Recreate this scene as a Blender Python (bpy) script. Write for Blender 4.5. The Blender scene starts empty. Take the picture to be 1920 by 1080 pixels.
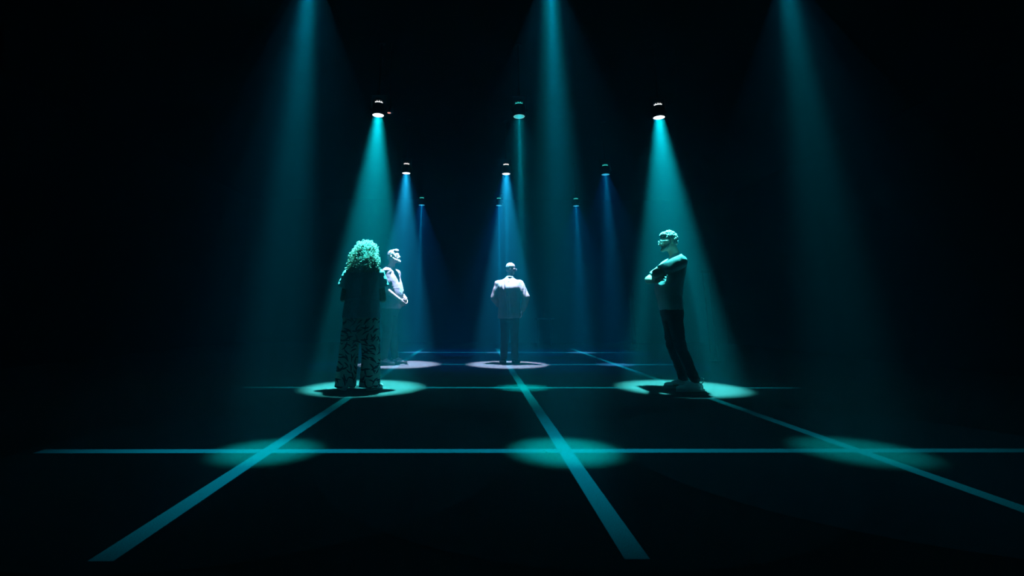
import bpy, bmesh, math, random
from mathutils import Vector, Matrix, noise
random.seed(7)
S = bpy.context.scene
C = S.collection
PI = math.pi

# ------------------------------------------------------------------ camera, world, exposure
COLX = (-1.244, 0.556, 2.356)            # three columns of spotlights, metres from the camera
ROWY = (3.25, 5.90, 8.55, 11.20)         # four rows
LENS_Z = 3.28                            # height of the lamp lenses
cam_d = bpy.data.cameras.new('camera')
cam = bpy.data.objects.new('camera', cam_d); C.objects.link(cam); S.camera = cam
F_PX, PPX, PPY = 924.0, 903.3, 377.2     # a crop of a wider frame: lens shift
cam_d.sensor_width = 36.0; cam_d.sensor_fit = 'HORIZONTAL'
cam_d.lens = F_PX / 1920.0 * 36.0
cam_d.shift_x = (960 - PPX) / 1920.0
cam_d.shift_y = -(540 - PPY) / 1920.0
cam_d.clip_start = 0.02; cam_d.clip_end = 100
yaw, pitch, roll = 0.0137, 0.2259, 0.0028
fw = Vector((math.sin(yaw) * math.cos(pitch), math.cos(yaw) * math.cos(pitch), math.sin(pitch)))
rt = Vector((math.cos(yaw), -math.sin(yaw), 0)); up = rt.cross(fw)
rt2 = rt * math.cos(roll) + up * math.sin(roll); up2 = -rt * math.sin(roll) + up * math.cos(roll)
cam.matrix_world = Matrix(((rt2.x, up2.x, -fw.x, 0), (rt2.y, up2.y, -fw.y, 0), (rt2.z, up2.z, -fw.z, 0.806), (0, 0, 0, 1)))

w = bpy.data.worlds.new('world'); S.world = w; w.use_nodes = True
w.node_tree.nodes['Background'].inputs[0].default_value = (0, 0, 0, 1)
w.node_tree.nodes['Background'].inputs[1].default_value = 0
S.view_settings.view_transform = 'Standard'; S.view_settings.look = 'None'
S.view_settings.exposure = 0.5; S.view_settings.gamma = 1.0; S.view_settings.use_curve_mapping = False
cy = S.cycles
cy.max_bounces = 4; cy.diffuse_bounces = 2; cy.glossy_bounces = 2; cy.transmission_bounces = 2
cy.volume_bounces = 1; cy.transparent_max_bounces = 8
cy.sample_clamp_indirect = 2.0
cy.use_denoising = True; cy.denoiser = 'OPENIMAGEDENOISE'; cy.denoising_input_passes = 'RGB_ALBEDO_NORMAL'; cy.denoising_prefilter = 'ACCURATE'

# lamp colours and strengths (beam, cross) by row and column
TEAL = (.06, .90, .93); DTEAL = (.0, .86, .90); AQUA = (.34, .60, 1.0); BLUE = (.05, .36, 1.0)
XT = (.0, .54, .64); XB = (.0, .46, .76)      # the projected floor crosses: teal and bluer
FT = (.0, .10, .16); FB = (.0, .07, .55)        # fill added to each cross cone to lift the dark haze between beams
# (row, col): (beam colour, watts, floor radius, edge softness, cross colour, cross watts, fill colour, fill share)
BEAM = {
    (0, 0): (DTEAL, 1000, .36, .95, (.0, .44, .68), 2300, FT, .010), (0, 1): (DTEAL, 1450, .39, .95, (.0, .44, .68), 2100, FT, .010), (0, 2): (DTEAL, 560, .43, .95, (.0, .38, .54), 1000, FT, .06),
    (1, 0): (TEAL, 3800, .74, .60, XT, 2300, FT, .01), (1, 1): (DTEAL, 1200, .36, .95, XT, 2600, FT, .02), (1, 2): (TEAL, 3800, .78, .60, XT, 2300, FT, .01),
    (2, 0): (AQUA, 3700, .72, .45, XB, 2800, FB, .03), (2, 1): (AQUA, 3700, .72, .45, XB, 2800, FB, .04), (2, 2): (BLUE, 1000, .38, .95, XB, 3000, FB, .03),
    (3, 0): (BLUE, 1000, .38, .95, XB, 3600, FB, .05), (3, 1): (BLUE, 1000, .38, .95, XB, 3600, FB, .05), (3, 2): (BLUE, 1150, .38, .95, XB, 3600, FB, .04),
}
SRC = 0.135                              # the source sits this far up inside its can
HAZE = 0.034

# ------------------------------------------------------------------ helpers
def tag(o, label=None, cat=None, group=None, kind=None):
    if label: o['label'] = label
    if cat: o['category'] = cat
    if group: o['group'] = group
    if kind: o['kind'] = kind
    return o

def mat(name, col, rough=0.8, metal=0.0, emis=None, estr=0.0, bump=0.0, bscale=300.0, var=0.0, spec=0.3):
    m = bpy.data.materials.new(name); m.use_nodes = True
    nt = m.node_tree; b = nt.nodes['Principled BSDF']
    b.inputs['Base Color'].default_value = (*col, 1); b.inputs['Roughness'].default_value = rough
    b.inputs['Metallic'].default_value = metal; b.inputs['Specular IOR Level'].default_value = spec
    if emis: b.inputs['Emission Color'].default_value = (*emis, 1); b.inputs['Emission Strength'].default_value = estr
    if bump or var:
        tc = nt.nodes.new('ShaderNodeTexCoord'); nz = nt.nodes.new('ShaderNodeTexNoise')
        nz.inputs['Scale'].default_value = bscale; nz.inputs['Detail'].default_value = 4
        nt.links.new(tc.outputs['Object'], nz.inputs['Vector'])
        if bump:
            bp = nt.nodes.new('ShaderNodeBump'); bp.inputs['Strength'].default_value = bump; bp.inputs['Distance'].default_value = 0.004
            nt.links.new(nz.outputs['Fac'], bp.inputs['Height']); nt.links.new(bp.outputs['Normal'], b.inputs['Normal'])
        if var:
            mr = nt.nodes.new('ShaderNodeMapRange'); mr.inputs['To Min'].default_value = 1 - var; mr.inputs['To Max'].default_value = 1 + var
            mr.inputs['From Min'].default_value = .35; mr.inputs['From Max'].default_value = .65; mr.clamp = False
            mx = nt.nodes.new('ShaderNodeVectorMath'); mx.operation = 'SCALE'; mx.inputs[0].default_value = col
            nt.links.new(nz.outputs['Fac'], mr.inputs['Value']); nt.links.new(mr.outputs['Result'], mx.inputs['Scale'])
            nt.links.new(mx.outputs['Vector'], b.inputs['Base Color'])
    return m

def sheen(m, w=.6, col=(1, 1, 1)):
    b = m.node_tree.nodes['Principled BSDF']; b.inputs['Sheen Weight'].default_value = w; b.inputs['Sheen Roughness'].default_value = .5
    b.inputs['Sheen Tint'].default_value = (*col, 1)
    return m

def finish(name, bm, m, parent=None, smooth=True):
    bmesh.ops.recalc_face_normals(bm, faces=bm.faces)
    me = bpy.data.meshes.new(name); bm.to_mesh(me); bm.free()
    if smooth:
        for p in me.polygons: p.use_smooth = True
    me.materials.append(m)
    o = bpy.data.objects.new(name, me); C.objects.link(o); o.parent = parent
    return o

def empty(name, loc, rz=0.0):
    o = bpy.data.objects.new(name, None); C.objects.link(o)
    o.location = loc; o.rotation_euler = (0, 0, rz); o.empty_display_size = .1
    return o

def box(bm, lo, hi):
    c = [(lo[i] + hi[i]) / 2 for i in range(3)]; d = [hi[i] - lo[i] for i in range(3)]
    r = bmesh.ops.create_cube(bm, size=1)
    bmesh.ops.transform(bm, matrix=Matrix.Translation(c) @ Matrix.Diagonal((*d, 1)), verts=r['verts'])
    return r['verts']

def lathe(bm, prof, n=32, c=(0, 0, 0), axis='z'):
    """prof: list of (radius, z); closed at radius 0."""
    rings = []
    for r, z in prof:
        if r < 1e-6: rings.append([bm.verts.new((0, 0, z))])
        else: rings.append([bm.verts.new((r * math.cos(2 * PI * k / n), r * math.sin(2 * PI * k / n), z)) for k in range(n)])
    vs = [v for r in rings for v in r]
    for a, b in zip(rings, rings[1:]):
        for k in range(n):
            k2 = (k + 1) % n
            if len(a) == 1 and len(b) == 1: continue
            if len(a) == 1: bm.faces.new((a[0], b[k], b[k2]))
            elif len(b) == 1: bm.faces.new((a[k], a[k2], b[0]))
            else: bm.faces.new((a[k], a[k2], b[k2], b[k]))
    if axis == 'x': bmesh.ops.rotate(bm, verts=vs, cent=(0, 0, 0), matrix=Matrix.Rotation(PI / 2, 3, 'Y'))
    if axis == 'y': bmesh.ops.rotate(bm, verts=vs, cent=(0, 0, 0), matrix=Matrix.Rotation(-PI / 2, 3, 'X'))
    bmesh.ops.translate(bm, verts=vs, vec=c)
    return vs

def tube(bm, pts, r, n=8):
    """tube through points; r a number or one per point."""
    pts = [Vector(p) for p in pts]
    rr = r if isinstance(r, (list, tuple)) else [r] * len(pts)
    rings = []; ref = None
    for i, p in enumerate(pts):
        t = (pts[min(i + 1, len(pts) - 1)] - pts[max(i - 1, 0)]).normalized()
        if ref is None: ref = Vector((0, 0, 1)) if abs(t.z) < .9 else Vector((1, 0, 0))
        a = ref.cross(t).normalized(); b = t.cross(a); ref = b
        rings.append([bm.verts.new(p + (a * math.cos(2 * PI * k / n) + b * math.sin(2 * PI * k / n)) * rr[i]) for k in range(n)])
    for A, B in zip(rings, rings[1:]):
        for k in range(n): bm.faces.new((A[k], A[(k + 1) % n], B[(k + 1) % n], B[k]))
    bm.faces.new(rings[0][::-1]); bm.faces.new(rings[-1])

# ------------------------------------------------------------------ the room
X0, X1, Y0, Y1, ZC = -7.0, 7.5, -1.6, 15.0, 4.3
M_floor = mat('black_floor_felt', (.078, .080, .082), rough=1, bump=.5, bscale=260, var=.35, spec=.05)
M_wall = mat('black_wall_drape', (.003, .003, .0035), rough=1, bump=.3, bscale=60, spec=.02)
M_ceil = mat('black_ceiling_paint', (.003, .003, .0035), rough=1, bump=.2, bscale=40, spec=.02)
def shell(name, lo, hi, m):
    bm = bmesh.new(); box(bm, lo, hi)
    return tag(finish(name, bm, m, smooth=False), kind='structure')
shell('floor', (X0 - .2, Y0 - .2, -.2), (X1 + .2, Y1 + .2, 0), M_floor)
shell('ceiling', (X0 - .2, Y0 - .2, ZC), (X1 + .2, Y1 + .2, ZC + .2), M_ceil)
shell('wall_left', (X0 - .2, Y0, 0), (X0, Y1, ZC), M_wall)
shell('wall_right', (X1, Y0, 0), (X1 + .2, Y1, ZC), M_wall)
shell('wall_back', (X0 - .2, Y1, 0), (X1 + .2, Y1 + .2, ZC), M_wall)
shell('wall_front', (X0 - .2, Y0 - .2, 0), (X1 + .2, Y0, ZC), M_wall)

# thin stage haze fills the closed room
nt = w.node_tree; vs_ = nt.nodes.new('ShaderNodeVolumeScatter')
vs_.inputs['Color'].default_value = (.025, .80, 1, 1); vs_.inputs['Density'].default_value = HAZE; vs_.inputs['Anisotropy'].default_value = 0.38
nt.links.new(vs_.outputs[0], nt.nodes['World Output'].inputs['Volume']); w.cycles.volume_sampling = 'EQUIANGULAR'

# ------------------------------------------------------------------ lights of the fixtures
def beam_light(name, parent, col, watts, rad, soft):
    d = bpy.data.lights.new(name, 'SPOT'); d.color = col; d.energy = watts
    d.spot_size = 2 * math.atan(rad / (LENS_Z + SRC)); d.spot_blend = soft; d.shadow_soft_size = 0.045 if rad > .6 else .058
    o = bpy.data.objects.new(name, d); C.objects.link(o); o.parent = parent
    return o

def cross_light(name, parent, col, watts, glow, share):
    d = bpy.data.lights.new(name, 'SPOT'); d.energy = watts; d.color = (1, 1, 1)
    d.spot_size = 2 * math.atan(1.45 / (LENS_Z + SRC)); d.spot_blend = 0.0; d.shadow_soft_size = 0.002
    d.use_nodes = True; nt = d.node_tree; N = nt.nodes; L = nt.links
    em = N['Emission']
    tc = N.new('ShaderNodeTexCoord'); sp = N.new('ShaderNodeSeparateXYZ'); L.new(tc.outputs['Normal'], sp.inputs[0])
    def M(op, a, b=None):
        n = N.new('ShaderNodeMath'); n.operation = op
        for i, v in enumerate((a, b)):
            if v is None: continue
            if isinstance(v, (int, float)): n.inputs[i].default_value = v
            else: L.new(v, n.inputs[i])
        return n.outputs[0]
    ax = M('ABSOLUTE', M('DIVIDE', sp.outputs['X'], sp.outputs['Z'])); ay = M('ABSOLUTE', M('DIVIDE', sp.outputs['Y'], sp.outputs['Z']))
    hw = 0.043 / (LENS_Z + SRC); ln = 1.36 / (LENS_Z + SRC)
    mn = M('MINIMUM', ax, ay); mx = M('MAXIMUM', ax, ay)
    m1 = M('MULTIPLY', M('LESS_THAN', mn, hw), M('LESS_THAN', mx, ln))
    fade = M('POWER', M('MAXIMUM', M('SUBTRACT', 1.0, M('MULTIPLY', mx, .88 / ln)), 0.0), 1.3)
    va = N.new('ShaderNodeVectorMath'); va.operation = 'SCALE'; va.inputs[0].default_value = col; L.new(M('MULTIPLY', m1, fade), va.inputs['Scale'])
    vb = N.new('ShaderNodeVectorMath'); vb.operation = 'ADD'; L.new(va.outputs[0], vb.inputs[0]); vb.inputs[1].default_value = tuple(share * q for q in glow)  # even fill added over the whole cone, outside the cross too
    L.new(vb.outputs[0], em.inputs['Color']); em.inputs['Strength'].default_value = 1.0
    o = bpy.data.objects.new(name, d); C.objects.link(o); o.parent = parent
    return o
# ------------------------------------------------------------------ spotlights
M_black = mat('black_lamp_metal', (.012, .012, .014), rough=.45, metal=.3, spec=.4)
M_pipe = mat('black_pipe_paint', (.010, .010, .011), rough=.6, spec=.2)
M_cable = mat('black_rubber_cable', (.02, .02, .022), rough=.5)
M_lens_w = mat('lens_glow_white', (.8, .8, .8), rough=.2, emis=(.86, .93, 1.0), estr=1.1)
M_lens_t = mat('lens_glow_teal', (.3, .5, .5), rough=.2, emis=(.03, .42, .46), estr=.5)
M_lens_b = mat('lens_glow_blue', (.3, .4, .5), rough=.2, emis=(.03, .45, .70), estr=.4)
for m_ in (M_lens_w, M_lens_t, M_lens_b):       # clear glass that glows: the beam comes through it
    N_ = m_.node_tree.nodes; pb = N_['Principled BSDF']; pb.inputs['Alpha'].default_value = 1.0
    tr = N_.new('ShaderNodeBsdfTransparent'); ad = N_.new('ShaderNodeAddShader'); em = N_.new('ShaderNodeEmission')
    em.inputs['Color'].default_value = pb.inputs['Emission Color'].default_value; em.inputs['Strength'].default_value = pb.inputs['Emission Strength'].default_value
    N_.remove(pb); m_.node_tree.links.new(tr.outputs[0], ad.inputs[0]); m_.node_tree.links.new(em.outputs[0], ad.inputs[1])
    m_.node_tree.links.new(ad.outputs[0], N_['Material Output'].inputs['Surface'])
M_rim_t = mat('lens_rim_glow_teal', (.3, .5, .5), rough=.2, emis=(.25, .9, .9), estr=.5)
M_leak_w = mat('vent_glow_white', (.8, .8, .8), rough=.4, emis=(.75, .95, 1.0), estr=1.0)
M_leak_t = mat('vent_glow_teal', (.3, .6, .6), rough=.4, emis=(.02, .45, .42), estr=1.0)
M_pink = mat('lens_glow_pink', (.5, .3, .3), rough=.3, emis=(.9, .38, .35), estr=.7)
def spot_mesh(kind):
    lens_m = {'w': M_lens_w, 't': M_lens_t, 'b': M_lens_b}[kind]; glow = M_leak_w if kind == 'w' else M_leak_t
    out = []
    bm = bmesh.new()      # cylindrical can with a stepped back, open glowing gap above, and a cap
    lathe(bm, [(.0, .1495), (.066, .1495), (.0715, .140), (.0715, -.004), (.079, -.004), (.081, .004), (.081, .022), (.078, .026), (.078, .118), (.074, .130), (.060, .152), (0, .152)], 40)
    for k in range(10):
        a = 2 * PI * k / 10
        box(bm, (-.003, .074, .034), (.003, .083, .110)); vv = bm.verts[-8:]
        bmesh.ops.rotate(bm, verts=vv, cent=(0, 0, 0), matrix=Matrix.Rotation(a, 3, 'Z'))
    out.append(('housing', bm, M_black, False))
    bm = bmesh.new(); lathe(bm, [(0, -.002), (.030, -.006), (.055, -.004), (.070, .001), (.070, .006), (0, .006)], 40)
    out.append(('lens', bm, lens_m, True))
    if kind == 't':
        bm = bmesh.new(); lathe(bm, [(.062, -.004), (.069, -.006), (.071, -.002), (.064, -.002), (.062, -.004)], 40)
        out.append(('lens_rim', bm, M_rim_t, True))
    bm = bmesh.new(); lathe(bm, [(0, .153), (.046, .153), (.049, .156), (.049, .168), (.040, .172), (0, .172)], 32)
    for k in range(9):
        a = 2 * PI * k / 9 + .17; tube(bm, [(.043 * math.cos(a), .043 * math.sin(a), .168), (.045 * math.cos(a), .045 * math.sin(a), .182)], .0045, 6)
    out.append(('vent_glow', bm, glow, False))
    bm = bmesh.new(); lathe(bm, [(0, .174), (.034, .174), (.060, .186), (.062, .196), (.050, .214), (0, .218)], 32)
    out.append(('top_cap', bm, M_black, False))
    bm = bmesh.new()
    for s in (-1, 1):
        box(bm, (s * .094 - .003, -.016, .055), (s * .094 + .003, .016, .275))
        lathe(bm, [(0, -.012), (.018, -.012), (.020, 0), (.018, .012), (0, .012)], 16, (s * .094, 0, .075), 'x')
    box(bm, (-.097, -.016, .269), (.097, .016, .277))
    out.append(('yoke', bm, M_black, False))
    bm = bmesh.new(); lathe(bm, [(0, .277), (.016, .277), (.016, .330), (0, .330)], 16)
    tube(bm, [(0, 0, .32), (0, 0, ZC - LENS_Z - .02)], .011, 10)
    lathe(bm, [(0, ZC - LENS_Z - .02), (.045, ZC - LENS_Z - .02), (.05, ZC - LENS_Z - .001), (0, ZC - LENS_Z - .001)], 20)
    out.append(('ceiling_rod', bm, M_pipe, False))
    return out
PROTO = {}
def make_spot(kind, loc):
    e = empty('spotlight', loc)
    if kind not in PROTO:
        PROTO[kind] = e
        for n, bm, m, sm in spot_mesh(kind): finish(n, bm, m, e, sm)
    else:
        for ch in PROTO[kind].children:
            if ch.type == 'MESH':
                c = ch.copy(); C.objects.link(c); c.parent = e
    return e
COLW = ('left', 'middle', 'right')
SPOT_LABEL = {
    (0, 0): 'spotlight above the top edge throwing the faint teal beam left of the curly haired person',
    (0, 1): 'spotlight above the top edge throwing the long teal beam down the middle',
    (0, 2): 'spotlight above the top edge throwing the slanting teal beam beyond the man in glasses',
    (1, 0): 'large white glowing can spotlight above the curly haired person, small pink lamp beside it',
    (1, 1): 'large can spotlight with a dim teal lens and a narrow beam',
    (1, 2): 'large white glowing can spotlight above the man with crossed arms',
    (2, 0): 'smaller white glowing spotlight above the bearded man facing right',
    (2, 1): 'smaller white glowing spotlight above the man in the suit jacket',
    (2, 2): 'smaller spotlight with a blue lens and thin blue beam, no one under it',
    (3, 0): 'tiny farthest spotlight just right of the beam on the bearded man',
    (3, 1): 'tiny farthest spotlight half lost in the beam on the man in the jacket',
    (3, 2): 'tiny farthest spotlight between the long teal beam and the thin blue beam',
}
for (r, c), (col, wt, rad, soft, ccol, cw, lk, share) in BEAM.items():
    kind = 'w' if wt > 3000 else ('t' if r < 2 else 'b')
    e = make_spot(kind, (COLX[c], ROWY[r], LENS_Z))
    beam_light('beam', e, col, wt, rad, soft).location = (0, 0, SRC)
    cross_light('cross_beam', e, ccol, cw, lk, share).location = (0, 0, SRC)
    tag(e, SPOT_LABEL[(r, c)], 'spotlight', 'can spotlights hung in a grid from the ceiling')

# small side lamp beside the left big spotlight
t = empty('accent_lamp', (COLX[0] + .155, ROWY[1] - .02, LENS_Z + .02))
bm = bmesh.new(); lathe(bm, [(0, .0), (.026, 0), (.034, .01), (.036, .05), (.030, .085), (.012, .10), (0, .10)], 24); finish('housing', bm, mat('dark_blue_lamp_shell', (.03, .035, .07), rough=.35), t)
bm = bmesh.new(); lathe(bm, [(0, -.006), (.018, -.003), (.022, .0), (0, .001)], 20, (-.012, -.010, 0)); finish('lens', bm, M_pink, t)
bm = bmesh.new(); tube(bm, [(0, 0, .095), (0, 0, .2), (-.02, .01, .29), (-.02, .02, .4), (-.02, .02, ZC - LENS_Z - .022)], .006, 8); finish('stem', bm, M_black, t)
tag(t, 'small dark accent lamp with a pink spot beside the left large spotlight', 'lamp')
# power cable hanging beside the right big spotlight
bm = bmesh.new()
pts = [(.30 - .0, .05, ZC - LENS_Z - .002), (.30, .05, .6), (.27, .04, .36), (.20, .03, .22), (.145, .02, .19), (.112, .0, .215), (.104, 0, .255)]
tube(bm, pts, .005, 6)
o = finish('power_cable', bm, M_cable); o.location = (COLX[2], ROWY[1], LENS_Z)
tag(o, 'black power cable looping down beside the right large spotlight', 'cable')

# ------------------------------------------------------------------ figures: shapes that grow into one surface
def ball(bm, c, r, rot=None, n=18):
    r = (r, r, r) if isinstance(r, (int, float)) else r
    res = bmesh.ops.create_uvsphere(bm, u_segments=n, v_segments=max(8, n * 2 // 3), radius=1)
    m = Matrix.Translation(c) @ (rot.to_4x4() if rot else Matrix()) @ Matrix.Diagonal((*r, 1))
    bmesh.ops.transform(bm, matrix=m, verts=res['verts'])

def limb(bm, pts, rad, n=16):
    """rounded tapering limb through joints."""
    pts = [Vector(p) for p in pts]
    for a, b, ra, rb in zip(pts, pts[1:], rad, rad[1:]):
        d = b - a; L = d.length
        if L < 1e-5: continue
        q = d.to_track_quat('Z', 'Y').to_matrix().to_4x4()
        prof = [(0, -ra)] + [(ra * math.cos(t), ra * math.sin(t)) for t in (-1.2, -.8, -.4, 0)] + [(rb * math.cos(t), L + rb * math.sin(t)) for t in (0, .4, .8, 1.2)] + [(0, L + rb)]
        vs = lathe(bm, prof, n)
        bmesh.ops.transform(bm, matrix=Matrix.Translation(a) @ q, verts=vs)

def loft(bm, rings, n=28, ex=2.3):
    """stack of horizontal superellipses: (z, half width, half depth, x centre, y centre)."""
    R = []
    for rg in rings:
        z, rx, ry = rg[:3]; xc = rg[3] if len(rg) > 3 else 0; yc = rg[4] if len(rg) > 4 else 0
        ring = []
        for k in range(n):
            a = 2 * PI * k / n; ca, sa = math.cos(a), math.sin(a)
            ring.append(bm.verts.new((xc + rx * math.copysign(abs(ca) ** (2 / ex), ca), yc + ry * math.copysign(abs(sa) ** (2 / ex), sa), z)))
        R.append(ring)
    for A, B in zip(R, R[1:]):
        for k in range(n): bm.faces.new((A[k], A[(k + 1) % n], B[(k + 1) % n], B[k]))
    bm.faces.new(R[0][::-1]); bm.faces.new(R[-1])

def smooth_rings(rings, sub=4):
    """Catmull-Rom in between the given rings."""
    rr = [tuple(r) + (0,) * (5 - len(r)) for r in rings]; out = []
    for i in range(len(rr) - 1):
        p0, p1, p2, p3 = rr[max(i - 1, 0)], rr[i], rr[i + 1], rr[min(i + 2, len(rr) - 1)]
        for s in range(sub):
            t = s / sub
            out.append(tuple(.5 * (2 * b + (c - a) * t + (2 * a - 5 * b + 4 * c - d) * t * t + (3 * b - a - 3 * c + d) * t ** 3) for a, b, c, d in zip(p0, p1, p2, p3)))
    out.append(rr[-1])
    return out

def grow(name, bm, m, parent, voxel=.007, smooth=3, disp=None, decimate=None):
    """remesh everything in bm into one skin, smooth it, push it along its normals."""
    bmesh.ops.recalc_face_normals(bm, faces=bm.faces)
    me = bpy.data.meshes.new(name); bm.to_mesh(me); bm.free()
    o = bpy.data.objects.new(name, me); C.objects.link(o)
    md = o.modifiers.new('r', 'REMESH'); md.mode = 'VOXEL'; md.voxel_size = voxel; md.use_smooth_shade = True
    if smooth:
        sm = o.modifiers.new('s', 'SMOOTH'); sm.iterations = smooth; sm.factor = .5
    dg = bpy.context.evaluated_depsgraph_get(); dg.update()
    me2 = bpy.data.meshes.new_from_object(o.evaluated_get(dg)); me2.name = name
    o.modifiers.clear(); o.data = me2; bpy.data.meshes.remove(me)
    if disp:
        nv = [(v.co.copy(), v.normal.copy()) for v in me2.vertices]
        for v, (co, no) in zip(me2.vertices, nv): v.co = co + no * disp(co, no)
    for p in me2.polygons: p.use_smooth = True
    me2.materials.clear(); me2.materials.append(m); o.parent = parent
    return o

def fold(amp, sx, sy, sz, off=0.0, sharp=True, fine=.3):
    def f(co, no):
        p = Vector((co.x * sx + off, co.y * sy, co.z * sz))
        p2 = p + noise.noise_vector(p * .6) * .9
        a = noise.noise(p2); b = noise.noise(p2 * 2.3 + Vector((5, 1, 2)))
        r = (1 - 2 * abs(a)) if sharp else a
        return amp * (.7 * r + fine * b - .2)
    return f

def hand(bm, wrist, d, n, thumb, curl=.5, L=1.0):
    """d: where the fingers point, n: where the palm faces, thumb: the thumb's side."""
    d = Vector(d).normalized(); n = Vector(n); n = (n - d * n.dot(d)).normalized(); s = d.cross(n)
    if s.dot(Vector(thumb)) < 0: s = -s
    w = Vector(wrist)
    rot = Matrix((s, n, d)).transposed()
    ball(bm, w + d * .050 * L, (.041 * L, .017 * L, .055 * L), rot)
    ball(bm, w + d * .022 * L + s * .014 * L + n * .006, (.022 * L, .018 * L, .032 * L), rot)
    for i, (o_, ln) in enumerate(((.031, .072), (.0105, .080), (-.0105, .074), (-.031, .058))):
        b = w + d * (.088 - .004 * abs(i - 1)) * L + s * o_ * L
        pts = [b - d * .02]; dirn = d.copy(); cur = b
        spread = s * (o_ * 1.2)
        for j, fr in enumerate((.44, .32, .24)):
            ang = curl * (.5 + .35 * j) + .08 * i
            q = Matrix.Rotation(ang, 3, d.cross(n)) ; dirn = (q @ dirn).normalized() if j else (q @ (d + spread)).normalized()
            pts.append(cur); cur = cur + dirn * ln * fr * L
        pts.append(cur)
        limb(bm, pts, [.0095, .0092, .0086, .0078, .0068], 10)
    t0 = w + d * .020 * L + s * .030 * L
    t1 = t0 + (d * .55 + s * .62 + n * .35).normalized() * .040 * L
    t2 = t1 + (d * .85 + s * .25 + n * .45).normalized() * .032 * L
    t3 = t2 + (d * .95 + n * .35).normalized() * .024 * L
    limb(bm, [t0 - s * .012, t1, t2, t3], [.015, .0115, .0100, .0082], 10)

def head(bm, c, R, female=False, k=1.0):
    """R turns the head; c is its middle, between the ears."""
    P = lambda x, y, z: Vector(c) + R @ (Vector((x, y, z)) * k)
    B = lambda p, r, rot=None: ball(bm, P(*p), tuple(v * k for v in r), R @ rot if rot else R, 20)
    B((0, -.012, .034), (.075, .094, .082)); B((0, .022, .010), (.066, .068, .078))
    B((0, .018, -.048), (.057, .066, .056)); B((0, .066, -.083), (.024, .022, .019))
    B((0, .052, -.040), (.044, .040, .050))
    B((.034, .056, -.012), (.024, .022, .022)); B((-.034, .056, -.012), (.024, .022, .022))   # cheekbones
    limb(bm, [P(-.038, .072, .030), P(0, .084, .034), P(.038, .072, .030)], [.009 * k, .012 * k, .009 * k])
    limb(bm, [P(0, .086, .022), P(0, .102, -.006), P(0, .110, -.020)], [.007 * k, .009 * k, .013 * k])
    for s in (-1, 1):
        B((s * .011, .098, -.023), (.009, .010, .008))
        B((s * .076, -.010, -.004), (.009, .019, .031), Matrix.Rotation(s * -.35, 3, 'Z')); B((s * .074, -.004, -.028), (.007, .010, .012))
    limb(bm, [P(-.022, .080, -.047), P(0, .090, -.045), P(.022, .080, -.047)], [.005 * k, .0075 * k, .005 * k])
    limb(bm, [P(-.020, .079, -.057), P(0, .088, -.058), P(.020, .079, -.057)], [.005 * k, .0080 * k, .005 * k])
def eyes(parent, c, R, k=1.0):
    for s in (-1, 1):
        bm = bmesh.new(); ball(bm, Vector(c) + R @ (Vector((s * .032, .070, .010)) * k), .0125 * k, R, 14)
        e = finish('eye', bm, M_eye, parent)
        bm = bmesh.new(); ball(bm, Vector(c) + R @ (Vector((s * .032, .0785, .010)) * k), (.0055 * k, .0048 * k, .0055 * k), R, 12)
        finish('iris', bm, M_iris, e)

def shoe_mesh(ankle, yaw_, k=1.0, h=.075):
    bm = bmesh.new(); a = Vector((ankle[0], ankle[1], 0)); R = Matrix.Rotation(yaw_, 3, 'Z')
    P = lambda x, y, z: a + R @ (Vector((x, y, z)) * k)
    ball(bm, P(0, -.035, .045), tuple(v * k for v in (.037, .045, .042)), R)
    ball(bm, P(0, .05, .040), tuple(v * k for v in (.042, .085, .036)), R)
    ball(bm, P(.004, .135, .033), tuple(v * k for v in (.046, .065, .028)), R)
    limb(bm, [P(0, -.02, .04), P(0, .0, .090)], [.036 * k, .038 * k])
    limb(bm, [P(0, .01, .07), P(0, .10, .045)], [.036 * k, .030 * k])
    return bm, P
def shoe_sole(ankle, yaw_, k=1.0):
    bm = bmesh.new(); a = Vector((ankle[0], ankle[1], 0)); R = Matrix.Rotation(yaw_, 3, 'Z'); n = 28; lo, hi = [], []
    for i in range(n):
        t = 2 * PI * i / n; y = .055 + .150 * math.sin(t); x = .043 * math.cos(t) * (1.0 if y > .05 else .86) * (1 + .12 * math.sin(t))
        p = a + R @ (Vector((x, y, 0)) * k); lo.append(bm.verts.new((p.x, p.y, .001))); hi.append(bm.verts.new((p.x, p.y, .026 * k)))
    bm.faces.new(lo[::-1]); bm.faces.new(hi)
    for i in range(n): bm.faces.new((lo[i], lo[(i + 1) % n], hi[(i + 1) % n], hi[i]))
    return bm
def shoe(parent, ankle, yaw_, m, msole, k=1.0, loop=False):
    bm, P = shoe_mesh(ankle, yaw_, k)
    o = grow('shoe', bm, m, parent, .005, 3)
    finish('sole', shoe_sole(ankle, yaw_, k), msole, o, False)
    bm = bmesh.new()
    for j in range(4): tube(bm, [P(-.022, .035 + .022 * j, .083 - .010 * j), P(0, .037 + .022 * j, .092 - .010 * j), P(.022, .035 + .022 * j, .083 - .010 * j)], .003, 6)
    finish('laces', bm, msole, o)
    if loop:
        bm = bmesh.new(); tube(bm, [P(0, -.068, .075), P(0, -.092, .095), P(0, -.094, .122), P(0, -.074, .132), P(0, -.058, .118), P(0, -.055, .10)], .0045, 8)
        finish('heel_loop', bm, msole, o)
    return o

M_skin = mat('skin', (.55, .36, .27), rough=.5, spec=.4, bump=.1, bscale=200)
M_skin2 = mat('skin_fair', (.36, .25, .22), rough=.5, spec=.4, bump=.1, bscale=200)
M_eye = mat('eye_white', (.8, .8, .8), rough=.2); M_iris = mat('eye_iris', (.05, .03, .02), rough=.2)
M_sole = mat('white_rubber', (.6, .6, .6), rough=.6)
M_darksole = mat('dark_rubber', (.03, .03, .03), rough=.6)

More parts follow.
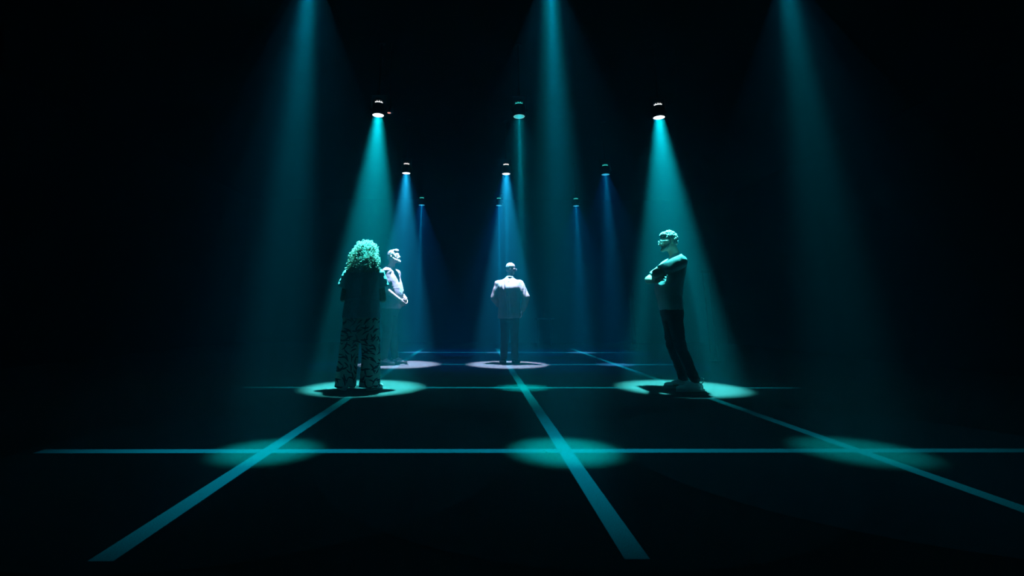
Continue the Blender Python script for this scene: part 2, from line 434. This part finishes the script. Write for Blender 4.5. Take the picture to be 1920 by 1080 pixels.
# ---------- person with long curly hair, seen from behind
def curly_person():
    e = empty('person', (-1.272, 5.72, 0), .03)
    bm = bmesh.new()
    loft(bm, smooth_rings([(.78, .15, .10), (.92, .155, .105), (1.02, .14, .10, 0, .01), (1.14, .15, .10, 0, .01), (1.24, .155, .085), (1.30, .11, .06), (1.335, .05, .045)]))
    limb(bm, [(0, -.01, 1.29), (0, .005, 1.42)], [.052, .048])
    Rh = Matrix.Rotation(-.15, 3, 'X'); hc = (0, .02, 1.485)
    head(bm, hc, Rh, True, .95)
    for s in (-1, 1):
        sh, el = Vector((s * .165, 0, 1.265)), Vector((s * .222, .045, .975)); wr = Vector((s * -.02, .225 + (.03 if s > 0 else -.012), 1.03 + (.035 if s > 0 else 0)))
        limb(bm, [sh, el, wr], [.052, .040, .026])
        hand(bm, wr, (-s, .0, .12), (0, -1, .1), (0, 0, 1), .35, .9)
        limb(bm, [(s * .09, 0, .80), (s * .115, .01, .44), (s * .13, -.01, .08)], [.085, .052, .036])
        ball(bm, (s * .133, .05, .035), (.034, .09, .026))
    grow('body', bm, M_skin2, e, .0065, 3)
    # loose short sleeved top
    bm = bmesh.new()
    loft(bm, smooth_rings([(.765, .208, .135), (.84, .203, .138), (.97, .188, .128), (1.08, .188, .128), (1.18, .196, .125), (1.245, .192, .108), (1.30, .135, .078), (1.335, .07, .058)]))
    for s in (-1, 1):
        limb(bm, [(s * .135, 0, 1.25), (s * .178, 0, 1.252), (s * .222, .014, 1.165)], [.060, .060, .052])
        a = Vector((s * .203, .012, 1.185)); b = Vector((s * .228, .028, 1.118))
        d = b - a; q = d.to_track_quat('Z', 'Y').to_matrix().to_4x4()
        vs = lathe(bm, [(0, -.03), (.050, -.03), (.056, 0), (.066, d.length), (.062, d.length + .006), (0, d.length + .006)], 22)
        bmesh.ops.transform(bm, matrix=Matrix.Translation(a) @ q, verts=vs)
    f1 = fold(.010, 9, 9, 3.2, 3); f2 = fold(.006, 3, 5, 14, 8)
    def dsp(co, no):
        v = f1(co, no) * (.5 if co.z > 1.2 else 1) + f2(co, no)
        if no.y < 0 and abs(co.x) < .006 and .98 < co.z < 1.22: v += .004           # centre back seam
        if abs(co.z - (.985 - .9 * co.x * co.x)) < .005: v += .005                  # waist seam
        return v
    grow('blouse', bm, mat('pale_blue_blouse', (.46, .56, .64), rough=.85, bump=.15, bscale=500), e, .0065, 2, dsp)
    # wide leaf print trousers
    bm = bmesh.new()
    loft(bm, smooth_rings([(.50, .165, .10), (.60, .190, .125), (.70, .200, .132), (.80, .192, .128), (.86, .17, .11)]))
    for s in (-1, 1):
        loft(bm, smooth_rings([(.035, .110, .120, s * .130, -.005), (.10, .107, .118, s * .130), (.30, .100, .108, s * .124), (.48, .098, .108, s * .113), (.62, .100, .120, s * .103), (.72, .09, .12, s * .10)]))
    f1 = fold(.013, 11, 11, 2.2, 1); f2 = fold(.005, 4, 5, 13, 2)
    grow('trousers', bm, leaf_mat(), e, .0065, 2, lambda co, no: (f1(co, no) + f2(co, no)) * (1 if abs(co.x) > .02 else .3))
    ms = mat('white_sneaker', (.62, .64, .66), rough=.6, bump=.1)
    shoe(e, (-.150, .0, 0), .45, ms, M_sole, .92); shoe(e, (.150, .0, 0), -.50, ms, M_sole, .92)
    # hair: a full bell of ringlets
    bm = bmesh.new()
    loft(bm, smooth_rings([(1.320, .158, .120, .0, -.075), (1.36, .158, .125, .0, -.062), (1.43, .148, .125, .0, -.040), (1.50, .128, .120, .002, -.022), (1.56, .100, .105, .006, -.012), (1.60, .070, .075, .012, -.008), (1.622, .03, .03, .014, -.005)]), ex=2.0)
    hd = grow('curly_hair', bm, mat('shaded_blond_hair', (.34, .31, .24), rough=.5, spec=.5, bump=.6, bscale=60, var=.3), e, .008, 2,  # under-hair painted darker, as the shade between the bright curls
              lambda co, no: .008 * noise.noise(co * 26) + .008 * noise.noise(co * 60))
    rnd = random.Random(5); bm = bmesh.new(); me = hd.data; polys = [p for p in me.polygons]
    for i in range(1150):
        p = rnd.choice(polys); c0 = p.center.copy(); no = p.normal.copy()
        if no.y > .55 and c0.z < 1.56: continue                  # the face side stays clear
        if c0.z < 1.345: no.z = 0
        dn = Vector((rnd.uniform(-.3, .3), rnd.uniform(-.3, .3), -1)) + no * rnd.uniform(.1, .6)
        if c0.z < 1.55: dn += no * .35
        if c0.z > 1.57: dn = (no * .1 + Vector((rnd.uniform(-1, 1), rnd.uniform(-1, 1), -.25)))
        dn = (dn - no * dn.dot(no) * .7).normalized()
        a = dn.cross(Vector((.3, .9, .2))).normalized(); b = dn.cross(a)
        rr = rnd.uniform(.006, .012); ln = rnd.uniform(.030, .070); tw = rnd.uniform(3, 5) * rnd.choice((-1, 1)); ph = rnd.uniform(0, 6)
        n_ = 16; pts = []
        for j in range(n_ + 1):
            t_ = j / n_; g = ph + tw * t_ * PI * ln / .06
            pts.append(c0 + no * (.004 + .010 * t_) + dn * ln * t_ + (a * math.cos(g) + b * math.sin(g)) * rr)
        tube(bm, pts, [.0048 * (1 - .5 * j / n_) for j in range(n_ + 1)], 5)
    finish('ringlets', bm, hair_mat(), hd)
    tag(e, 'person seen from behind with big blond curly hair and leaf print wide trousers', 'person')

def hair_mat():      # fine curls let some light through
    m = mat('blond_ringlets', (.95, .90, .76), rough=.42, spec=.5); nt = m.node_tree; N = nt.nodes
    t = N.new('ShaderNodeBsdfTranslucent'); t.inputs['Color'].default_value = (.95, .92, .80, 1); x = N.new('ShaderNodeMixShader'); x.inputs[0].default_value = .35
    nt.links.new(N['Principled BSDF'].outputs[0], x.inputs[1]); nt.links.new(t.outputs[0], x.inputs[2]); nt.links.new(x.outputs[0], N['Material Output'].inputs['Surface'])
    return m

def leaf_mat():
    m = bpy.data.materials.new('leaf_print_fabric'); m.use_nodes = True; nt = m.node_tree; N = nt.nodes; L = nt.links
    b = N['Principled BSDF']; b.inputs['Roughness'].default_value = .9; b.inputs['Specular IOR Level'].default_value = .2
    tc = N.new('ShaderNodeTexCoord'); sp = N.new('ShaderNodeSeparateXYZ'); L.new(tc.outputs['Object'], sp.inputs[0])
    def M(op, a, b_=None, c_=None):
        n = N.new('ShaderNodeMath'); n.operation = op
        for i, v in enumerate((a, b_, c_)):
            if v is None: continue
            if isinstance(v, (int, float)): n.inputs[i].default_value = v
            else: L.new(v, n.inputs[i])
        return n.outputs[0]
    layers = None
    for k, (sc, la, wa, ox) in enumerate(((9.8, .52, .095, 0.0), (9.8, .48, .085, 7.3), (11, .46, .08, 13.1))):
        cb = N.new('ShaderNodeCombineXYZ'); L.new(M('MULTIPLY_ADD', sp.outputs['Y'], .55, sp.outputs['X']), cb.inputs[0]); L.new(sp.outputs['Z'], cb.inputs[1])
        mp = N.new('ShaderNodeVectorMath'); mp.operation = 'MULTIPLY_ADD'; L.new(cb.outputs[0], mp.inputs[0]); mp.inputs[1].default_value = (sc, sc, sc); mp.inputs[2].default_value = (ox, ox * .7, 0)
        vo = N.new('ShaderNodeTexVoronoi'); vo.voronoi_dimensions = '2D'; vo.inputs['Scale'].default_value = 1; vo.inputs['Randomness'].default_value = .6
        L.new(mp.outputs[0], vo.inputs['Vector'])
        df = N.new('ShaderNodeVectorMath'); df.operation = 'SUBTRACT'; L.new(mp.outputs[0], df.inputs[0]); L.new(vo.outputs['Position'], df.inputs[1])
        s2 = N.new('ShaderNodeSeparateXYZ'); L.new(df.outputs[0], s2.inputs[0]); sc_ = N.new('ShaderNodeSeparateColor'); L.new(vo.outputs['Color'], sc_.inputs[0])
        an = M('MULTIPLY', sc_.outputs[0], 6.28318); cs = M('COSINE', an); sn = M('SINE', an)
        u = M('ADD', M('MULTIPLY', s2.outputs[0], cs), M('MULTIPLY', s2.outputs[1], sn)); v = M('SUBTRACT', M('MULTIPLY', s2.outputs[1], cs), M('MULTIPLY', s2.outputs[0], sn))
        v = M('SUBTRACT', v, M('MULTIPLY', M('MULTIPLY', u, u), .5))           # curved blade
        q = M('ADD', M('ABSOLUTE', M('DIVIDE', v, wa)), M('POWER', M('ABSOLUTE', M('DIVIDE', u, la)), 2.0))
        lf = M('LESS_THAN', q, 1.0)
        layers = lf if layers is None else M('MAXIMUM', layers, lf)
    mx = N.new('ShaderNodeMix'); mx.data_type = 'RGBA'; L.new(layers, mx.inputs['Factor'])
    mx.inputs[6].default_value = (.70, .78, .72, 1); mx.inputs[7].default_value = (.02, .025, .06, 1)
    L.new(mx.outputs[2], b.inputs['Base Color'])
    return m

# ---------- man in glasses, arms crossed, facing left
def glasses_man():
    e = empty('person', (2.325, 5.74, 0), PI / 2 - .04)
    bm = bmesh.new()
    loft(bm, smooth_rings([(.84, .14, .085, 0, .07), (.98, .15, .095, 0, .07), (1.12, .155, .10, 0, .06), (1.28, .175, .10, 0, .03), (1.40, .16, .09, 0, -.01), (1.46, .11, .065, 0, -.03), (1.50, .06, .055, 0, -.03)]))
    Rh = Matrix.Rotation(-.16, 3, 'X') @ Matrix.Rotation(.05, 3, 'Z'); hc = Vector((0, .045, 1.645))
    limb(bm, [(0, -.025, 1.46), (0, .015, 1.60)], [.060, .056]); head(bm, hc, Rh, False, 1.02)
    arms = {-1: ((-.185, -.01, 1.395), (-.215, .285, 1.262), (.10, .205, 1.235), (1, -.08, -.05), (0, -1, -.1), (0, 0, 1)),
            1: ((.185, -.01, 1.395), (.215, .24, 1.215), (-.105, .245, 1.190), (-1, -.15, .25), (0, -1, 0), (0, .2, 1))}
    for s, (sh, el, wr, d, n, th) in arms.items():
        limb(bm, [sh, el, wr], [.060, .047, .031]); hand(bm, wr, d, n, th, .5, 1)
    legs = {-1: ((-.085, .075, .86), (-.11, .050, .48), (-.125, -.075, .09)), 1: ((.085, .075, .86), (.10, .065, .48), (.10, -.035, .09))}
    for s, l in legs.items():
        limb(bm, l, [.076, .052, .038]); ball(bm, (l[2][0], l[2][1] + .06, .04), (.030, .075, .022))
    grow('body', bm, M_skin, e, .0065, 3)
    eyes(e, hc, Rh, 1.02)
    P = lambda x, y, z: hc + Rh @ (Vector((x, y, z)) * 1.02)
    # T-shirt
    bm = bmesh.new()
    loft(bm, smooth_rings([(.86, .170, .118, 0, .075), (.95, .176, .126, 0, .080), (1.10, .178, .145, 0, .085), (1.24, .190, .140, 0, .048), (1.36, .190, .118, 0, .000), (1.43, .155, .092, 0, -.03), (1.475, .085, .070, 0, -.035), (1.50, .066, .064, 0, -.03)]))
    for s in (-1, 1):
        sh, el = Vector(arms[s][0]), Vector(arms[s][1]); mid = sh.lerp(el, .80)
        limb(bm, [sh - Vector((s * .05, 0, 0)), sh], [.070, .072])
        d = mid - sh; q = d.to_track_quat('Z', 'Y').to_matrix().to_4x4()
        vs = lathe(bm, [(0, -.04), (.060, -.04), (.073, 0), (.066, d.length * .6), (.067, d.length), (0, d.length)], 24)
        bmesh.ops.transform(bm, matrix=Matrix.Translation(sh) @ q, verts=vs)
    f1 = fold(.007, 5, 7, 8, 11); f2 = fold(.004, 9, 9, 14, 4)
    grow('t_shirt', bm, mat('grey_blue_t_shirt', (.42, .47, .50), rough=.85, bump=.15, bscale=500), e, .0065, 2, lambda co, no: f1(co, no) + f2(co, no))
    # trousers
    bm = bmesh.new()
    loft(bm, smooth_rings([(.74, .155, .095, 0, .070), (.82, .168, .116, 0, .072), (.90, .165, .114, 0, .075), (.96, .158, .108, 0, .078)]))
    for s in (-1, 1):
        h_, k_, a_ = legs[s]
        limb(bm, [(h_[0], h_[1], .80), k_, (a_[0], a_[1], .12)], [.088, .064, .052])
    f1 = fold(.009, 6, 6, 9, 2); f2 = fold(.007, 10, 10, 22, 5)
    grow('trousers', bm, mat('charcoal_trousers', (.030, .034, .042), rough=.9, bump=.2, bscale=400), e, .007, 2, lambda co, no: f1(co, no) + (f2(co, no) if co.z < .3 or abs(co.z - .48) < .1 else 0))
    bm = bmesh.new(); box(bm, (-.172, .01, .872), (-.160, .04, .90)); finish('belt_tag', bm, mat('grey_tag', (.4, .42, .42)), e, False)
    ms = mat('light_grey_sneaker', (.70, .74, .76), rough=.7, bump=.2)
    shoe(e, (-.125, -.075, 0), .12, ms, M_sole, 1.08, True); shoe(e, (.10, -.035, 0), -.25, ms, M_sole, 1.08)
    # hair, beard, glasses
    mh = sheen(mat('dark_brown_hair', (.26, .22, .18), rough=.5, spec=.5, bump=.8, bscale=90, var=.4), .8)
    bm = bmesh.new(); ball(bm, P(0, -.020, .048), (.079, .095, .083), Rh, 28); ball(bm, P(0, -.055, -.005), (.066, .052, .060), Rh, 24); ball(bm, P(0, .030, .092), (.054, .046, .030), Rh, 20)
    grow('short_hair', bm, mh, e, .004, 1, lambda co, no: .013 * noise.noise(co * 48) + .010 * noise.noise(co * 110))
    bm = bmesh.new(); limb(bm, [P(-.062, .018, -.030), P(-.048, .058, -.066), P(0, .086, -.082), P(.048, .058, -.066), P(.062, .018, -.030)], [.012, .020, .024, .020, .012])
    limb(bm, [P(-.026, .085, -.036), P(0, .094, -.034), P(.026, .085, -.036)], [.006, .007, .006])
    grow('beard', bm, mh, e, .005, 1, lambda co, no: .004 * noise.noise(co * 110))
    bm = bmesh.new()
    for s in (-1, 1):
        ring = [P(s * (.034 + .026 * math.cos(a)), .101 - .010 * abs(math.cos(a)) * (math.cos(a) > 0), .008 + .021 * math.sin(a)) for a in [2 * PI * k / 18 for k in range(19)]]
        tube(bm, ring, .0032, 6); tube(bm, [P(s * .060, .092, .014), P(s * .078, .06, .014), P(s * .080, -.005, .012), P(s * .078, -.020, -.004)], .0028, 6)
    tube(bm, [P(-.009, .102, .012), P(0, .106, .015), P(.009, .102, .012)], .003, 6)
    g = finish('glasses', bm, mat('pale_spectacle_frame', (.75, .78, .80), rough=.25, spec=.7), e)
    for s in (-1, 1):
        bm = bmesh.new(); vs = lathe(bm, [(0, -.0008), (.0235, -.0008), (.0235, .0008), (0, .0008)], 24, axis='y')
        bmesh.ops.transform(bm, matrix=Matrix.Translation(P(s * .034, .101, .008)) @ Rh.to_4x4() @ Matrix.Diagonal((1, 1, .82, 1)), verts=vs)
        finish('lens', bm, glass_mat(), g)
    tag(e, 'man in glasses standing sideways with crossed arms, light T-shirt and dark trousers', 'person')

_glass = []
def glass_mat():
    if not _glass:
        m = mat('spectacle_glass', (.9, .95, .95), rough=.05, spec=.8); m.node_tree.nodes['Principled BSDF'].inputs['Alpha'].default_value = .12
        _glass.append(m)
    return _glass[0]

# ---------- man in a pale suit jacket, seen from behind
def jacket_man():
    e = empty('person', (.595, 8.62, 0), -.10); e.scale = (.965, .965, .965)
    k = 1.0
    bm = bmesh.new()
    loft(bm, smooth_rings([(.84, .15, .105), (1.0, .155, .11), (1.14, .16, .11), (1.30, .18, .11), (1.41, .15, .085), (1.46, .09, .06), (1.49, .055, .055)]))
    Rh = Matrix.Rotation(-.65, 3, 'Z') @ Matrix.Rotation(-.12, 3, 'X'); hc = Vector((.035, .03, 1.63))
    limb(bm, [(.01, -.01, 1.46), (.03, .01, 1.58)], [.060, .056]); head(bm, hc, Rh, False, 1.0)
    arms = {-1: ((-.185, 0, 1.365), (-.265, -.02, 1.12), (-.19, .19, 1.00), (.7, .5, -.2), (.3, -1, 0), (0, 0, 1)),
            1: ((.185, 0, 1.365), (.300, -.06, 1.135), (.235, .08, .90), (-.15, .35, -1), (-1, 0, 0), (0, 1, 0))}
    for s, (sh, el, wr, d, n, th) in arms.items():
        limb(bm, [sh, el, wr], [.055, .045, .030]); hand(bm, wr, d, n, th, .45, 1)
    legs = {-1: ((-.085, 0, .86), (-.080, .01, .48), (-.105, -.02, .09)), 1: ((.085, 0, .86), (.085, .05, .48), (.085, .03, .09))}
    for s, l in legs.items():
        limb(bm, l, [.074, .056, .040]); ball(bm, (l[2][0], l[2][1] + .06, .04), (.030, .075, .022))
    grow('body', bm, M_skin2, e, .0075, 3)
    eyes(e, hc, Rh)
    P = lambda x, y, z: hc + Rh @ Vector((x, y, z))
    bm = bmesh.new()    # jacket: flared skirt, padded shoulders, sleeves
    loft(bm, smooth_rings([(.775, .200, .122), (.86, .198, .118), (1.0, .186, .112), (1.14, .190, .122, 0, -.004), (1.28, .206, .138, 0, -.010), (1.365, .205, .112, 0, -.006), (1.42, .155, .092, .005), (1.470, .085, .070, .01), (1.50, .068, .066, .015)]), ex=2.5)
    for s in (-1, 1):
        sh, el, wr = [Vector(p) for p in arms[s][:3]]
        limb(bm, [sh - Vector((s * .05, 0, -.005)), sh, el, el.lerp(wr, .88)], [.070, .074, .062, .050])
    f1 = fold(.016, 9, 9, 3.5, 21); f2 = fold(.004, 7, 8, 8, 9)
    def dsp(co, no):
        v = f1(co, no) + f2(co, no)
        if no.y < -.3 and abs(co.x) < .007 and co.z < 1.40: v -= .006 if co.z > .98 else .016   # back seam and vent
        if no.y < -.2 and abs(co.x + .05) < .03 and 1.15 < co.z < 1.36: v += .022 * (1 - abs(co.x + .05 - (co.z - 1.25) * -.1) / .03 if abs(co.x + .05 - (co.z - 1.25) * -.1) < .03 else 0)
        return v
    mj = mat('pale_grey_suit_jacket', (.24, .20, .20), rough=.85, bump=.2, bscale=500)
    j = grow('suit_jacket', bm, mj, e, .0075, 2, dsp)
    bm = bmesh.new()
    pts = [(.012 + .066 * math.cos(a), .008 + .068 * math.sin(a), 1.468 + .022 * -math.sin(a)) for a in [PI * 1.0 + PI * t / 12 for t in range(13)]]
    limb(bm, [pts[0], *pts[1:]], [.017] * len(pts)); grow('collar', bm, mj, j, .006, 1)
    bm = bmesh.new()
    loft(bm, smooth_rings([(.72, .150, .100, 0, .01), (.80, .165, .106, 0, .01), (.88, .165, .104, 0, .01), (.96, .155, .10, 0, .01)]))
    for s in (-1, 1):
        h_, k_, a_ = legs[s]; limb(bm, [(h_[0], h_[1], .80), k_, (a_[0], a_[1], .11)], [.088, .072, .062])
    f1 = fold(.009, 6, 6, 7, 2)
    grow('trousers', bm, mat('navy_trousers', (.018, .022, .04), rough=.9), e, .0085, 2, lambda co, no: f1(co, no))
    md = mat('dark_leather_shoe', (.02, .02, .022), rough=.35, spec=.5)
    shoe(e, (-.105, -.02, 0), .30, md, M_darksole); shoe(e, (.085, .03, 0), -.35, md, M_darksole)
    bm = bmesh.new(); ball(bm, P(0, -.016, .040), (.0775, .093, .082), Rh, 26); ball(bm, P(0, -.048, -.010), (.066, .052, .055), Rh, 22)
    grow('cropped_grey_hair', bm, mat('grey_hair', (.22, .21, .21), rough=.6, bump=.5, bscale=150), e, .0055, 2, lambda co, no: .003 * noise.noise(co * 90))
    bm = bmesh.new()
    for s in (-1, 1):
        ring = [P(s * (.033 + .024 * math.cos(a)), .100, .008 + .018 * math.sin(a)) for a in [2 * PI * q / 16 for q in range(17)]]
        tube(bm, ring, .003, 6); tube(bm, [P(s * .057, .096, .012), P(s * .080, .05, .014), P(s * .082, -.01, .010)], .003, 6)
    tube(bm, [P(-.009, .101, .012), P(.009, .101, .012)], .003, 6)
    finish('glasses', bm, mat('metal_spectacle_frame', (.6, .6, .6), rough=.3, metal=.8), e)
    tag(e, 'man in pale suit jacket seen from behind, one hand in his pocket', 'person')

# ---------- bearded man in a polo shirt, facing right
def polo_man():
    e = empty('person', (-1.440, 8.62, 0), -PI / 2 - .28)
    bm = bmesh.new()
    loft(bm, smooth_rings([(.92, .16, .115), (1.06, .165, .135, 0, .025), (1.20, .17, .14, 0, .03), (1.38, .185, .12, 0, .005), (1.50, .165, .095, 0, -.02), (1.56, .11, .065, 0, -.03), (1.60, .06, .055, 0, -.03)]))
    Rh = Matrix.Rotation(-.12, 3, 'Z') @ Matrix.Rotation(.14, 3, 'X'); hc = Vector((0, .030, 1.775))
    limb(bm, [(0, -.025, 1.56), (0, .005, 1.72)], [.064, .060]); head(bm, hc, Rh, False, 1.07)
    arms = {1: ((.195, -.01, 1.505), (.235, .005, 1.215), (.120, .215, 1.045), (-.45, .55, -.72), (-.6, -.5, 0), (0, .5, 1)),
            -1: ((-.195, -.01, 1.505), (-.235, .02, 1.215), (-.085, .240, 1.065), (.5, .5, -.7), (.6, -.5, 0), (0, .5, 1))}
    for s, (sh, el, wr, d, n, th) in arms.items():
        limb(bm, [sh, el, wr], [.062, .050, .033]); hand(bm, wr, d, n, th, .45, 1.08)
    legs = {-1: ((-.095, 0, .93), (-.11, .01, .52), (-.12, .07, .09)), 1: ((.095, 0, .93), (.11, .02, .52), (.12, -.02, .09))}
    for s, l in legs.items():
        limb(bm, l, [.085, .062, .043]); ball(bm, (l[2][0], l[2][1] + .06, .04), (.030, .075, .022))
    grow('body', bm, M_skin2, e, .0075, 3)
    eyes(e, hc, Rh, 1.07)
    P = lambda x, y, z: hc + Rh @ (Vector((x, y, z)) * 1.07)
    bm = bmesh.new()
    loft(bm, smooth_rings([(.90, .190, .150, 0, .015), (1.0, .195, .168, 0, .035), (1.13, .195, .175, 0, .045), (1.28, .200, .155, 0, .03), (1.42, .205, .132, 0, 0), (1.51, .185, .108, 0, -.02), (1.57, .105, .080, 0, -.03), (1.605, .072, .070, 0, -.03)]))
    for s in (-1, 1):
        sh, el = Vector(arms[s][0]), Vector(arms[s][1]); mid = sh.lerp(el, .66)
        limb(bm, [sh - Vector((s * .05, 0, 0)), sh], [.074, .078])
        d = mid - sh; q = d.to_track_quat('Z', 'Y').to_matrix().to_4x4()
        vs = lathe(bm, [(0, -.04), (.062, -.04), (.077, 0), (.074, d.length * .6), (.076, d.length), (0, d.length)], 24)
        bmesh.ops.transform(bm, matrix=Matrix.Translation(sh) @ q, verts=vs)
    f1 = fold(.011, 5, 5, 5, 31); f2 = fold(.006, 8, 8, 12, 9)
    mp_ = mat('pale_polo_shirt', (.22, .19, .22), rough=.85, bump=.15, bscale=500)
    sh_ = grow('polo_shirt', bm, mp_, e, .0075, 2, lambda co, no: f1(co, no) + f2(co, no))
    bm = bmesh.new(); pts = [(.068 * math.cos(a), -.022 + .070 * math.sin(a), 1.590 - .026 * math.sin(a)) for a in [2 * PI * t / 20 for t in range(21)]]
    limb(bm, pts, [.018] * 21); grow('collar', bm, mp_, sh_, .006, 1)
    bm = bmesh.new()
    loft(bm, smooth_rings([(.78, .158, .120), (.88, .178, .138, 0, .005), (.98, .180, .140, 0, .015), (1.04, .17, .13, 0, .02)]))
    for s in (-1, 1):
        h_, k_, a_ = legs[s]; limb(bm, [(h_[0], h_[1], .87), k_, (a_[0], a_[1], .12)], [.100, .078, .064])
    f1 = fold(.009, 6, 6, 7, 12)
    grow('trousers', bm, mat('black_trousers', (.016, .018, .026), rough=.9), e, .0085, 2, lambda co, no: f1(co, no))
    ms = mat('white_trainer', (.65, .62, .62), rough=.6)
    shoe(e, (-.12, .07, 0), .15, ms, M_sole, 1.08); shoe(e, (.12, -.02, 0), -.15, ms, M_sole, 1.08)
    mw = mat('pale_grey_hair', (.26, .24, .24), rough=.6, bump=.6, bscale=100)
    bm = bmesh.new(); ball(bm, P(0, -.018, .046), (.083, .099, .086), Rh, 26); ball(bm, P(0, -.055, 0), (.070, .055, .060), Rh, 22); ball(bm, P(0, .045, .095), (.056, .046, .032), Rh, 20)
    grow('short_hair', bm, mw, e, .006, 2, lambda co, no: .008 * noise.noise(co * 45))
    bm = bmesh.new(); limb(bm, [P(-.062, .018, -.020), P(-.048, .060, -.066), P(0, .090, -.092), P(.048, .060, -.066), P(.062, .018, -.020)], [.013, .024, .032, .024, .013])
    limb(bm, [P(-.026, .088, -.036), P(0, .097, -.034), P(.026, .088, -.036)], [.007, .008, .007])
    grow('beard', bm, mw, e, .0055, 1, lambda co, no: .005 * noise.noise(co * 90))
    tag(e, 'bearded man in pale short sleeved shirt facing right behind the curly haired person', 'person')

curly_person(); glasses_man(); jacket_man(); polo_man()

# ------------------------------------------------------------------ dim things at the back
M_dim = mat('dull_dark_metal', (.06, .07, .08), rough=.45, metal=.2)
t = empty('side_table', (1.80, 13.0, 0))
bm = bmesh.new(); box(bm, (-.22, -.25, .690), (.22, .25, .715)); finish('table_top', bm, mat('pale_table_top', (.30, .32, .34), rough=.6), t, False)
for sx in (-1, 1):
    for sy in (-1, 1):
        bm = bmesh.new(); tube(bm, [(sx * .17, sy * .20, .69), (sx * .19, sy * .22, 0)], .014, 10); finish('leg', bm, M_dim, t)
tag(t, 'small dim table at the back beyond the man in the jacket', 'table')
bm = bmesh.new(); lathe(bm, [(0, 0), (.032, 0), (.035, .01), (.035, .14), (.030, .17), (.013, .20), (.013, .23), (0, .23)], 20)
o = finish('water_bottle', bm, mat('bottle_plastic', (.15, .17, .18), rough=.3)); o.location = (1.79, 12.97, .715)
tag(o, 'small bottle standing on the dim table at the back', 'bottle')
def stand(loc, h, label):
    t = empty('light_stand', loc)
    for s in (-1, 1):
        bm = bmesh.new(); tube(bm, [(s * .055, 0, .03), (s * .055, 0, h)], .012, 10); finish('pole', bm, M_dim, t)
    bm = bmesh.new(); box(bm, (-.085, -.03, h - .04), (.085, .03, h)); finish('cross_bracket', bm, M_dim, t, False)
    bm = bmesh.new(); box(bm, (-.09, -.06, 0), (.09, .06, .03)); finish('base', bm, M_dim, t, False)
    tag(t, label, 'stand', 'twin pole light stands')
stand((4.22, 9.0, 0), 1.60, 'thin twin pole stand faintly seen right of the man with crossed arms')
stand((3.76, 12.0, 0), 1.50, 'thin twin pole stand faintly seen left of the man with crossed arms')
